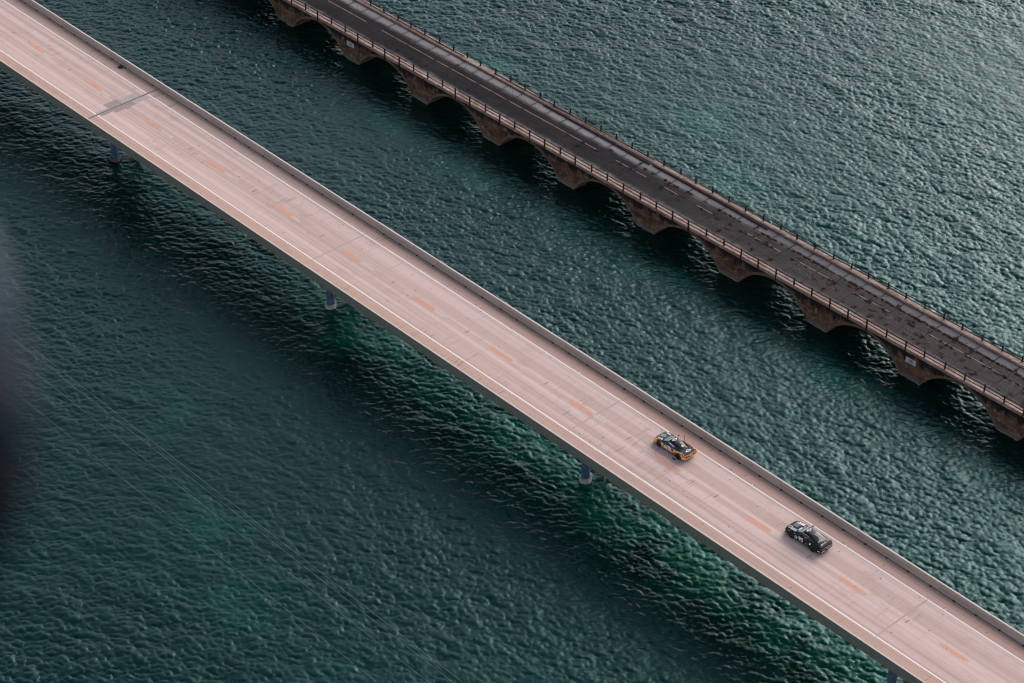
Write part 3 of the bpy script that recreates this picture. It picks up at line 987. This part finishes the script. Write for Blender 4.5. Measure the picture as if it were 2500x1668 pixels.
def build_car(spec):
    t = thing(spec['name'], spec['label'], 'race car', spec['loc'], spec.get('rz', 0.0), 'racing coupes driving on the highway bridge')
    Lh = spec['len'] / 2
    xs_k = [q * Lh for q in (-1.0, -.985, -.93, -.80, -.55, -.2, .2, .55, .80, .93, .985, 1.0)]
    HW = spec['hw']
    wheels = [spec['fw'], spec['rw']]
    WR, WZ = 0.345, 0.335
    st = list(np.linspace(-Lh, -Lh * .93, 8)[:-1]) + list(np.linspace(-Lh * .93, Lh * .93, 84)) + list(np.linspace(Lh * .93, Lh, 8)[1:])
    NR = 30
    V, Fc = [], []
    def half(x):
        hw = smooth_interp(xs_k, spec['w'], x) * HW
        zt = smooth_interp(xs_k, spec['top'], x)
        zs = smooth_interp(xs_k, spec['sh'], x)
        zb = smooth_interp(xs_k, spec['bot'], x)
        return hw, zt, zs, zb
    for x in st:
        hw, zt, zs, zb = half(x)
        ctl = [(0, zb), (hw * .80, zb), (hw * .965, zb + .05), (hw * .985, zb + .25 * (zs - zb)), (hw * 1.0, zb + .55 * (zs - zb)), (hw * .985, zb + .82 * (zs - zb)), (hw * .93, zs), (hw * .80, zs + .35 * (zt - zs)), (hw * .45, zt - .1 * (zt - zs)), (0, zt)]
        # resample
        seg = [0]
        for a, b_ in zip(ctl, ctl[1:]):
            seg.append(seg[-1] + math.hypot(b_[0] - a[0], b_[1] - a[1]))
        row = []
        for q in range(NR + 1):
            d = seg[-1] * q / NR
            y = interp(seg, [c_[0] for c_ in ctl], d)
            z = interp(seg, [c_[1] for c_ in ctl], d)
            for xw in wheels:
                rr = math.hypot(x - xw, z - WZ)
                if rr < WR + .055 and y > hw * .55:
                    y = min(y, hw - .27)
            row.append((y, z))
        full = [(-y, z) for y, z in row[1:-1]][::-1]
        full = row + full
        V.append([(x, y, z) for y, z in full])
    m_ = len(V[0])
    vv = [p for r in V for p in r]
    for i in range(len(st) - 1):
        for q in range(m_):
            a, b_ = i * m_ + q, i * m_ + (q + 1) % m_
            Fc.append((a, b_, b_ + m_, a + m_))
    Fc.append(tuple(range(m_)))
    Fc.append(tuple((len(st) - 1) * m_ + q for q in range(m_))[::-1])
    body = MB()
    body.v, body.f = vv, Fc
    bm_ = body.mesh('body', True)
    link('body', bm_, spec['mat_body'], t)
    # cabin
    g0, g1, g2, g3 = spec['cab']
    cabx = list(np.linspace(g0, g3, 46))
    NT = 18
    C, cf = [], {'roof': [], 'windshield': [], 'rear_window': [], 'side_window': []}
    for x in cabx:
        hw, zt, zs, zb = half(x)
        hroof = smooth_interp([g0, g1, (g1 + g2) / 2, g2, g3], spec['cabz'], x)
        wb = hw * interp([g0, g0 + .25, g1, g2, g3], spec['cabw'], x)
        base = zs - .03
        row = []
        for q in range(NT + 1):
            th = math.pi / 2 * q / NT
            hh = max(0.0, hroof - base)
            z = base + hh * math.sin(th) ** .62
            y = wb * math.cos(th) ** .42 * (1 - .26 * math.sin(th) ** .62 * min(1, hh / .4))
            row.append((y, z))
        full = row + [(-y, z) for y, z in row[:-1]][::-1]
        C.append([(x, y, z) for y, z in full])
    mC = len(C[0])
    cv = [p for r in C for p in r]
    for i in range(len(cabx) - 1):
        xm = (cabx[i] + cabx[i + 1]) / 2
        for q in range(mC - 1):
            a = i * mC + q
            fc = (a, a + mC, a + mC + 1, a + 1)
            ym = cv[a][1]
            zz = (cv[a][2] + cv[a + 1][2]) / 2
            hw, zt, zs, zb = half(xm)
            hroof = smooth_interp([g0, g1, (g1 + g2) / 2, g2, g3], spec['cabz'], xm)
            fr = (zz - zs) / max(.02, hroof - zs)
            ya = abs((cv[a][1] + cv[a + 1][1]) / 2) / (hw * interp([g0, g0 + .25, g1, g2, g3], spec['cabw'], xm))
            k_ = 'roof'
            if g0 + .03 < xm < g1 - .04 and ya < .76:
                k_ = 'windshield'
            elif g2 + .06 < xm < g3 - spec.get('rwe', .12) and ya < spec.get('rww', .62):
                k_ = 'rear_window'
            elif g0 + .35 < xm < g3 - .45 and .10 < fr < .74 and ya > .74 and abs(xm - (g1 + g2) / 2 - .1) > .045:
                k_ = 'side_window'
            cf[k_].append(fc)
    allf = sum(cf.values(), [])
    bvh = BVHTree.FromPolygons(vv + cv, [f for f in Fc] + [tuple(len(vv) + q for q in f) for f in allf])
    for nm in ('roof', 'windshield', 'rear_window'):
        me = mesh(nm, cv, cf[nm], True)
        bm = bmesh.new(); bm.from_mesh(me)
        bmesh.ops.delete(bm, geom=[q for q in bm.verts if not q.link_faces], context='VERTS')
        bm.to_mesh(me); bm.free()
        link(nm, me, spec['mat_roof'] if nm == 'roof' else spec['glass_w'] if nm == 'windshield' else spec['glass'], t)
    for sgn in (1, -1):
        fs = [f for f in cf['side_window'] if cv[f[0]][1] * sgn > 0]
        me = mesh('side_window', cv, fs, True)
        bm = bmesh.new(); bm.from_mesh(me)
        bmesh.ops.delete(bm, geom=[q for q in bm.verts if not q.link_faces], context='VERTS')
        bm.to_mesh(me); bm.free()
        link('side_window', me, spec['glass'], t)
    # wheels
    for xw in wheels:
        for sgn in (-1, 1):
            yo = sgn * (HW - .005)
            yi = sgn * (HW - .25)
            ty = MB()
            n_ = 26
            prof = [(yi, WR - .03), (yi + sgn * .03, WR), (yo - sgn * .035, WR), (yo, WR - .035), (yo - sgn * .005, .25)]
            for j in range(n_):
                a = 2 * math.pi * j / n_
                ty.v += [(xw + math.cos(a) * r, y, WZ + .01 + math.sin(a) * r) for y, r in prof]
            pn = len(prof)
            for j in range(n_):
                for q in range(pn - 1):
                    a, b_ = j * pn + q, ((j + 1) % n_) * pn + q
                    ty.f.append((a, b_, b_ + 1, a + 1))
            wo = ty.build('wheel', M_RUBBER, t, True)
            rm_ = MB()
            yr = yo - sgn * .03
            for j in range(10):
                a = 2 * math.pi * j / 10
                da = .13
                p = [(math.cos(a - da) * .05, math.sin(a - da) * .05), (math.cos(a - da * .6) * .245, math.sin(a - da * .6) * .245), (math.cos(a + da * .6) * .245, math.sin(a + da * .6) * .245), (math.cos(a + da) * .05, math.sin(a + da) * .05)]
                k0 = len(rm_.v)
                for yy in (yr, yr - sgn * .03):
                    rm_.v += [(xw + u_, yy, WZ + .01 + w_) for u_, w_ in p]
                rm_.f += [(k0, k0 + 1, k0 + 2, k0 + 3), (k0, k0 + 4, k0 + 5, k0 + 1), (k0 + 1, k0 + 5, k0 + 6, k0 + 2), (k0 + 2, k0 + 6, k0 + 7, k0 + 3)]
            rm_.build('rim', M_RIM, wo)
    # mirrors
    for sgn in (-1, 1):
        mx = g0 + .62
        hw, zt, zs, zb = half(mx)
        b = MB()
        b.tube([(mx, sgn * hw * .86, zs + .02), (mx + .02, sgn * (hw + .06), zs + .09)], .02, 6)
        b.tube([(mx - .02, sgn * (hw + .02), zs + .10), (mx, sgn * (hw + .10), zs + .12), (mx + .03, sgn * (hw + .21), zs + .11)], [.04, .075, .05], 10)
        b.build('side_mirror', spec['mat_mirror'], t, True)
    # decals laid on the bodywork
    def decal(name, vf, origin, ex, ey, dirn, mat, off=.007, label=None):
        v, f = vf
        ex, ey, dirn, origin = Vector(ex), Vector(ey), Vector(dirn).normalized(), Vector(origin)
        nv = []
        for p in v:
            q = origin + ex * p[0] + ey * p[1]
            hit, nrm, _, _ = bvh.ray_cast(q - dirn * 3, dirn)
            if hit is None:
                hit, nrm = q, -dirn
            if nrm.dot(dirn) > 0:
                nrm = -nrm
            nv.append(tuple(hit - dirn * off))
        return link(name, mesh(name, nv, f), mat, t, label=label)
    spec['decals'](decal, half, t)
    return t

def gloss(name, col, rough=.18, coat=.6, var=.1):
    m_ = plain(name, col, rough, .5, 0, var)
    m_.node_tree.nodes['Principled BSDF'].inputs['Coat Weight'].default_value = coat
    return m_
M_RIM = gloss('wheel_rim_dark', (0.03, 0.03, 0.033), .3, .3)
M_GLASS = gloss('tinted_glass', (0.006, 0.010, 0.012), .04, 0.0)
M_GLASSW = gloss('windshield_glass', (0.13, 0.17, 0.165), .04, 0.0)
M_DWHITE = plain('decal_white', (0.72, 0.72, 0.74), .4, .4, 0, .05)
M_DGREY = plain('decal_grey', (0.28, 0.29, 0.31), .4)
M_DMINT = plain('decal_mint', (0.24, 0.42, 0.34), .4, .5, 0, .3)
M_DBLACK = plain('decal_black', (0.010, 0.012, 0.014), .4)
M_DORANGE = plain('decal_orange', (0.75, 0.24, 0.04), .4)
M_DBLUE = plain('decal_blue', (0.035, 0.10, 0.36), .4)
M_DGREEN = plain('decal_green', (0.04, 0.20, 0.12), .4)
M_RED = gloss('tail_lamp_red', (0.50, 0.015, 0.015), .15)
M_BLACKG = gloss('black_green_paint', (0.002, 0.006, 0.0045), .25, .0)
M_BLACKM = gloss('black_roof_wrap', (0.003, 0.005, 0.006), .3, .0)
for q in (M_BLACKG, M_BLACKM):
    q.node_tree.nodes['Principled BSDF'].inputs['Specular IOR Level'].default_value = .3
def mat_splinter():
    k = N('orange_splinter_wrap')
    x, y, z = k.sep()
    sk = k.n('ShaderNodeCombineXYZ')
    k.l(k.math('ADD', x, k.math('MULTIPLY', z, .9)), sk.inputs[0])
    k.l(k.math('MULTIPLY', y, .5), sk.inputs[1])
    k.l(k.math('MULTIPLY', z, 1.6), sk.inputs[2])
    vec = sk.outputs[0]
    cell = k.n('ShaderNodeTexVoronoi')
    cell.inputs['Scale'].default_value = 3.0
    k.l(vec, cell.inputs['Vector'])
    cr_, cg, cb = k.sep(cell.outputs['Color'])
    col = k.mix(k.rng(cr_, .30, .31, smooth=False), (0.95, 0.28, 0.02), (0.98, 0.42, 0.05))
    col = k.mix(k.rng(cr_, .72, .73, smooth=False), col, (0.36, 0.035, 0.012))
    col = k.mix(k.rng(cg, .80, .81, smooth=False), col, (0.74, 0.66, 0.60))
    ed = k.voro(vec, 3.0, 'DISTANCE_TO_EDGE')
    col = k.mix(k.rng(ed, .025, .035, 1.0, 0.0), col, (0.012, 0.010, 0.010))
    # black upper bodywork and sill
    lim = k.n('ShaderNodeMapRange')
    for a, b_ in (('From Min', -1.2), ('From Max', 1.6), ('To Min', .74), ('To Max', .92)):
        lim.inputs[a].default_value = b_
    k.l(x, lim.inputs['Value'])
    top = k.math('GREATER_THAN', z, lim.outputs[0])
    ay = k.math('ABSOLUTE', y)
    inner = k.math('LESS_THAN', ay, 0.72)
    tail = k.math('LESS_THAN', x, 2.15)
    col = k.mix(k.math('MULTIPLY', k.math('MAXIMUM', top, k.math('MULTIPLY', inner, k.math('GREATER_THAN', z, .58))), tail), col, (0.012, 0.015, 0.018))
    col = k.mix(k.math('LESS_THAN', z, .27), col, (0.010, 0.010, 0.012))
    k.base(col)
    k.rough(.22)
    k.b.inputs['Coat Weight'].default_value = .15
    return k.m
M_SPLINT = mat_splinter()

def roundel(decal, ox, oy, s=1.0, zdir=(0, 0, -1), z=3):
    """white ring crossed by a bar of lettering, turned across the car"""
    ca, sa = math.cos(math.radians(-90)), math.sin(math.radians(-90))
    ex, ey = (0, 1, 0), (-1, 0, 0)
    decal('roundel', ring_mesh(.15 * s, .21 * s), (ox, oy, z), ex, ey, (0, 0, -1), M_DWHITE)
    decal('roundel_bar', quad_grid(-.34 * s, -.055 * s, .34 * s, .055 * s, 8, 2), (ox, oy, z), ex, ey, (0, 0, -1), M_DWHITE, .011)
    decal('roundel_core', quad_grid(-.10 * s, -.02 * s, .10 * s, .02 * s, 4, 1), (ox, oy, z), ex, ey, (0, 0, -1), M_DBLACK, .015)

# --- black fastback, number 95
def decals95(decal, half, t):
    SX, SZ, DN = (1, 0, 0), (0, 0, 1), (0, 1, 0)
    decal('door_number', text_mesh('95', .62, .022), (-.18, -1, .56), SX, SZ, DN, M_DWHITE, label='white number 95')
    decal('class_plate', quad_grid(-.16, -.16, .14, .16, 3, 3), (-.78, -1, .52), SX, SZ, DN, M_DWHITE, .006)
    decal('class_lettering', text_mesh('EV', .17, .008), (-.79, -1, .58), SX, SZ, DN, M_DBLACK, .012)
    decal('class_bar', quad_grid(-.10, -.02, .10, .02, 3, 1), (-.79, -1, .44), SX, SZ, DN, M_DBLACK, .012)
    for q in range(3):
        decal('sponsor_line', quad_grid(0, 0, .34, .028, 4, 1), (.36, -1, .56 - .10 * q), SX, SZ, DN, M_DGREY)
    decal('quarter_mark', quad_grid(-.1, -.12, .08, .12, 2, 3, .05), (.98, -1, .74), SX, SZ, DN, M_DWHITE)
    decal('quarter_mark', quad_grid(0, -.05, .42, .05, 5, 1), (1.22, -1, .76), SX, SZ, DN, M_DGREEN)
    decal('quarter_mark', quad_grid(-.05, -.05, .06, .06, 1, 1), (.92, -1, .90), SX, SZ, DN, M_DWHITE)
    decal('fender_line', quad_grid(-.3, 0, .3, .03, 6, 1), (-1.55, -1, .72), SX, SZ, DN, M_DWHITE)
    decal('fender_number', text_mesh('95', .15, .008), (-1.02, -1, .80), SX, SZ, DN, M_DGREY)
    decal('rear_side_mark', quad_grid(-.12, -.05, .14, .05, 3, 1, -.06), (2.12, -1, .52), SX, SZ, DN, M_DWHITE)
    roundel(decal, -.02, .0)
    dz = (0, 0, -1)
    # bonnet: dark vent and white blocks
    decal('bonnet_vent', quad_grid(-.34, -.24, .26, .24, 5, 4), (-1.58, .12, 3), (1, 0, 0), (0, 1, 0), dz, M_DGREY, .006)
    for q in range(6):
        decal('vent_slat', quad_grid(-.30 + .1 * q, -.22, -.25 + .1 * q, .22, 1, 4), (-1.58, .12, 3), (1, 0, 0), (0, 1, 0), dz, M_DBLACK, .011)
    for (cx, cy, wx, wy) in ((-1.66, .58, .14, .17), (-1.42, .60, .13, .17), (-1.19, .60, .15, .18), (-1.88, .52, .05, .16), (-.98, -.10, .10, .24)):
        decal('bonnet_block', quad_grid(-wx * .7, -wy, wx * .7, wy, 2, 3), (cx, cy, 3), (1, 0, 0), (0, 1, 0), dz, M_DWHITE)
    for q in range(7):
        decal('bonnet_script', quad_grid(-.03, -.15 - .02 * (q % 3), .03, .15, 1, 3), (-1.72 + .10 * q, -.56, 3), (1, 0, 0), (0, 1, 0), dz, M_DWHITE)
    decal('bonnet_badge', ring_mesh(.03, .17), (-1.95, -.45, 3), (1, 0, 0), (0, 1, 0), dz, M_DBLUE)
    decal('bonnet_badge_ring', ring_mesh(.15, .20), (-1.95, -.45, 3), (1, 0, 0), (0, 1, 0), dz, M_DWHITE, .010)
    decal('window_banner', quad_grid(-.09, -.58, .0, .58, 2, 8), (-.42, 0, 3), (1, 0, 0), (0, 1, 0), dz, M_DWHITE, .008)
    decal('pillar_line', quad_grid(-.44, -.022, .40, .022, 8, 1), (.18, -.62, 3), (1, 0, 0), (0, 1, 0), dz, M_DGREY, .007)
    decal('name_sticker', quad_grid(-.12, -.04, .12, .04, 3, 1), (.26, -1, .99), SX, SZ, DN, M_DORANGE, .012)
    decal('tail_script', quad_grid(-.055, -.36, .055, .22, 1, 6), (2.02, .02, 3), (1, 0, 0), (0, 1, 0), dz, M_DGREY)
    decal('tail_script', quad_grid(-.07, -.14, .07, .0, 1, 3), (2.03, -.36, 3), (1, 0, 0), (0, 1, 0), dz, M_DWHITE, .009)
    for cy in (.10, -.35):
        decal('glass_sticker', quad_grid(-.035, -.06, .035, .06, 1, 1), (1.58, cy, 3), (1, 0, 0), (0, 1, 0), dz, M_DWHITE)
    decal('aerial_base', ring_mesh(.0, .06, 10), (.52, .05, 3), (1, 0, 0), (0, 1, 0), dz, M_DBLACK, .02)
    RX, RZ, RD = (0, 1, 0), (0, 0, 1), (-1, 0, 0)
    for sg in (-1, 1):
        decal('tail_lamp', quad_grid(-.20, -.075, .20, .075, 5, 2), (3, sg * .66, .80), RX, RZ, RD, M_RED, .012)
    decal('tail_panel', quad_grid(-.42, -.07, .42, .07, 6, 2), (3, 0, .80), RX, RZ, RD, M_DGREY, .006)
    for q in range(7):
        decal('bumper_lettering', quad_grid(-.035, -.05, .035, .05, 1, 1), (3, -.02 + q * .10, .60), RX, RZ, RD, M_DWHITE, .01)
    decal('bumper_plate', quad_grid(-.26, -.05, .20, .045, 4, 1), (3, -.55, .50), RX, RZ, RD, M_DWHITE, .01)
    MB().box((2.06, -.80, .98), (2.32, .80, 1.005)).build('boot_spoiler', M_BLACKM, t)
    for sg in (-1, 1):
        MB().box((2.10, sg * .68 - .02, .90), (2.22, sg * .68 + .02, .981)).build('spoiler_foot', M_BLACKM, t)
    MB().box((-2.38, -.82, .13), (-2.20, .82, .17)).build('front_splitter', M_DBLACK, t)

build_car(dict(name='race_car', label='black race car with white number 95 on its door, rear one of the two cars',
    loc=(110.20, 7.62, H + .004), rz=0.0, len=4.80, hw=.965, fw=-1.40, rw=1.34,
    w=[.62, .76, .88, .955, .99, .965, .965, .995, .985, .93, .86, .78],
    top=[.56, .66, .75, .84, .94, 1.00, 1.00, 1.02, 1.02, .99, .94, .86],
    sh=[.52, .60, .67, .75, .84, .90, .92, .95, .95, .92, .86, .78],
    bot=[.26, .20, .17, .16, .15, .15, .15, .16, .20, .26, .32, .36],
    cab=(-1.02, -.22, .62, 1.92), cabz=[.96, 1.335, 1.385, 1.33, 1.015], cabw=[.80, .84, .86, .84, .72], rwe=.16, rww=.66,
    mat_body=M_BLACKG, mat_roof=M_BLACKM, glass=M_GLASS, glass_w=M_GLASSW, mat_mirror=M_BLACKG, decals=decals95))

# --- orange and black coupe, number 50
def decals50(decal, half, t):
    SX, SZ, DN = (1, 0, 0), (0, 0, 1), (0, 1, 0)
    decal('door_plate', quad_grid(-.44, -.16, .48, .17, 6, 3, .04), (-.35, -1, .50), SX, SZ, DN, M_DGREY, .006)
    decal('door_number', text_mesh('50', .40, .015), (-.45, -1, .50), SX, SZ, DN, M_DWHITE, .012, label='pale number 50')
    decal('door_number', text_mesh('1', .34, .015), (-.02, -1, .50), SX, SZ, DN, M_DWHITE, .012)
    decal('door_mark', quad_grid(-.12, -.05, .14, .06, 3, 1, .05), (.62, -1, .52), SX, SZ, DN, M_DWHITE)
    decal('door_mark', quad_grid(-.10, -.10, .10, .10, 2, 2, -.06), (.26, -1, .66), SX, SZ, DN, M_DWHITE)
    decal('fender_lettering', text_mesh('S', .22, .01), (-1.02, -1, .60), SX, SZ, DN, M_DWHITE)
    decal('fender_badge', quad_grid(-.10, -.08, .10, .08, 2, 2), (-.98, -1, .42), SX, SZ, DN, M_DGREY)
    for (a, b_, ang) in ((.50, .62, 1), (.66, .60, -1), (.86, .66, 1), (1.0, .6, -1)):
        decal('splinter_stripe', quad_grid(-.02, -.18, .02, .18, 1, 4, .22 * ang), (a, -1, b_), SX, SZ, DN, M_DBLACK, .010)
    dz = (0, 0, -1)
    roundel(decal, -.10, .02)
    roundel(decal, 1.86, .0, 1.05)
    decal('bonnet_oval', ring_mesh(.0, .24, 22, 1.25), (-1.66, .06, 3), (1, 0, 0), (0, 1, 0), dz, M_DMINT)
    for q in range(4):
        decal('bonnet_script', quad_grid(-.20, -.012, .20, .012, 4, 1), (-1.66, -.08 + .09 * q, 3), (1, 0, 0), (0, 1, 0), dz, M_DBLACK, .011)
    for (cx, cy) in ((-1.80, -.52), (-1.62, -.55), (-1.46, -.50), (-1.32, -.56)):
        decal('bonnet_block', quad_grid(-.06, -.10, .06, .10, 1, 2, .04), (cx, cy, 3), (1, 0, 0), (0, 1, 0), dz, M_DWHITE)
    decal('bonnet_block', quad_grid(-.24, -.10, .24, .10, 3, 2), (-1.45, .62, 3), (1, 0, 0), (0, 1, 0), dz, M_DWHITE)
    decal('bonnet_block', quad_grid(-.12, -.06, .12, .06, 3, 2), (-1.42, .60, 3), (1, 0, 0), (0, 1, 0), dz, M_DORANGE, .011)
    decal('window_banner', quad_grid(-.07, -.50, .0, .56, 2, 8), (-.52, 0, 3), (1, 0, 0), (0, 1, 0), dz, M_DWHITE, .008)
    decal('pillar_line', quad_grid(-.40, -.025, .46, .025, 8, 1), (.08, -.60, 3), (1, 0, 0), (0, 1, 0), dz, M_DWHITE, .007)
    decal('engine_sticker', ring_mesh(.0, .12, 12, 1.1), (1.02, .02, 3), (1, 0, 0), (0, 1, 0), dz, M_DWHITE)
    decal('engine_sticker_dot', ring_mesh(.0, .06, 10), (1.04, .02, 3), (1, 0, 0), (0, 1, 0), dz, M_DORANGE, .011)
    RX, RZ, RD = (0, 1, 0), (0, 0, 1), (-1, 0, 0)
    decal('tail_band', quad_grid(-.80, -.045, .80, .045, 12, 1), (3, 0, .80), RX, RZ, RD, M_DORANGE, .008)
    decal('tail_grille', quad_grid(-.78, -.13, .78, .06, 12, 2), (3, 0, .62), RX, RZ, RD, M_DBLACK, .008)
    decal('tail_plate', quad_grid(-.17, -.05, .17, .06, 2, 1), (3, .02, .60), RX, RZ, RD, M_DWHITE, .013)
    decal('tail_mark', quad_grid(-.16, -.03, .16, .03, 2, 1), (3, -.50, .50), RX, RZ, RD, M_DWHITE, .013)
    decal('tail_mark', quad_grid(-.12, -.025, .12, .025, 2, 1), (3, .55, .62), RX, RZ, RD, M_DWHITE, .013)
    for sg in (-1, 1):
        decal('tail_lamp', quad_grid(-.16, -.03, .16, .03, 3, 1), (3, sg * .68, .73), RX, RZ, RD, M_RED, .013)
        # side intakes behind the doors
        decal('side_intake', quad_grid(-.16, -.12, .14, .12, 3, 3, .08), (.92, sg, .50), SX, SZ, (0, -sg, 0), M_DBLACK, .009)
        # flying buttress fins beside the engine cover
        b = MB()
        b.tube([(.55, sg * .66, 1.03), (1.0, sg * .60, .98), (1.5, sg * .54, .92), (1.85, sg * .5, .885)], [.05, .045, .035, .02], 8)
        b.build('buttress', M_BLACKM, t, True)
    MB().box((2.08, -.74, .93), (2.24, .74, .952)).build('rear_wing', M_BLACKM, t)
    for sg in (-1, 1):
        MB().box((2.12, sg * .52 - .02, .80), (2.20, sg * .52 + .02, .931)).build('wing_foot', M_BLACKM, t)
    b = MB().tube([(.50, .80, .86), (.44, .87, 1.12), (.40, .90, 1.36)], [.032, .024, .022], 8).tube([(.36, .90, 1.37), (.47, .92, 1.40)], .045, 8)
    b.build('camera_mast', M_DBLACK, t, True)
    MB().box((-2.28, -.80, .11), (-2.10, .80, .15)).build('front_splitter', M_DBLACK, t)

build_car(dict(name='race_car', label='orange and black splinter patterned race car with number 50, front one of the two cars',
    loc=(91.66, 8.12, H + .004), rz=0.0, len=4.52, hw=.975, fw=-1.39, rw=1.36,
    w=[.60, .76, .89, .965, .99, .955, .965, 1.0, .99, .94, .88, .80],
    top=[.50, .58, .66, .74, .84, .90, .92, .93, .92, .90, .87, .82],
    sh=[.46, .53, .60, .72, .80, .80, .84, .90, .91, .88, .83, .76],
    bot=[.22, .17, .14, .13, .12, .12, .12, .13, .17, .24, .30, .34],
    cab=(-1.10, -.36, .45, 1.62), cabz=[.86, 1.17, 1.215, 1.165, .925], cabw=[.74, .82, .82, .66, .34], rwe=.30, rww=.70,
    mat_body=M_SPLINT, mat_roof=M_BLACKM, glass=M_GLASS, glass_w=M_GLASSW, mat_mirror=M_DBLACK, decals=decals50))

# ------------------------------------------------------------------ scraps on the deck
b = MB()
b.v = [(-.42, -.30, 0), (.10, -.38, .02), (.34, .12, 0), (-.08, .34, .03), (-.06, .02, .42), (.16, .16, .30)]
b.f = [(0, 1, 4), (1, 2, 5, 4), (2, 3, 5), (3, 0, 4), (3, 4, 5), (0, 3, 2, 1)]
tag(b.build('rubber_scrap', M_RUBBER, None, loc=(-7.20, 11.02, H + .004)), 'black torn scrap lying against the foot of the far barrier', 'scrap')
b = MB()
b.v = [(-.26, -.06, 0), (.22, -.10, 0), (.30, .05, .02), (-.10, .09, .01), (-.05, 0, .07), (.12, 0, .06)]
b.f = [(0, 1, 5, 4), (1, 2, 5), (2, 3, 4, 5), (3, 0, 4), (0, 3, 2, 1)]
tag(b.build('rubber_scrap', M_RUBBER, None, loc=(92.66, 6.93, H + .004)), 'small black scrap on the lane beside the orange car', 'scrap')

# ------------------------------------------------------------------ rounded edge of the aircraft's door frame, close by and out of focus
def cam_pt(px, py, d):
    r = F_ + R_ * ((px - 1250) / 6228.9) - U_ * ((py - 834) / 6228.9)
    return CAM + r * d
M_FR = [plain('frame_lit_grey', (0.085, 0.102, 0.135), .6, .2), plain('frame_dim_navy', (0.018, 0.024, 0.036), .6, .15), plain('frame_shade_black', (0.004, 0.005, 0.009), .7, .1)]  # sky-lit top and dark foot of the frame painted in as three tones
path = [(-420, 180), (-250, 360), (-130, 540), (-60, 700), (-25, 850), (-5, 1000), (5, 1130), (-20, 1260), (-90, 1390), (-230, 1520)]
rad = [.010, .013, .0155, .0175, .0185, .0190, .0190, .0180, .016, .012]
df = thing('door_frame', 'dark rounded edge of the aircraft door frame, blurred, at the left border', 'door frame', tuple(cam_pt(-60, 900, 1.5)))
inv = Matrix.Translation(-Vector(df.location))
for nm, mt, a, b_ in (('lit_upper_length', M_FR[0], 0, 4), ('half_lit_length', M_FR[1], 4, 6), ('shaded_lower_length', M_FR[2], 6, 9)):
    bb = MB().tube([tuple(inv @ cam_pt(x, y, 1.5)) for x, y in path[a:b_ + 1]], rad[a:b_ + 1], 16)
    bb.build(nm, mt, df, smooth=True)
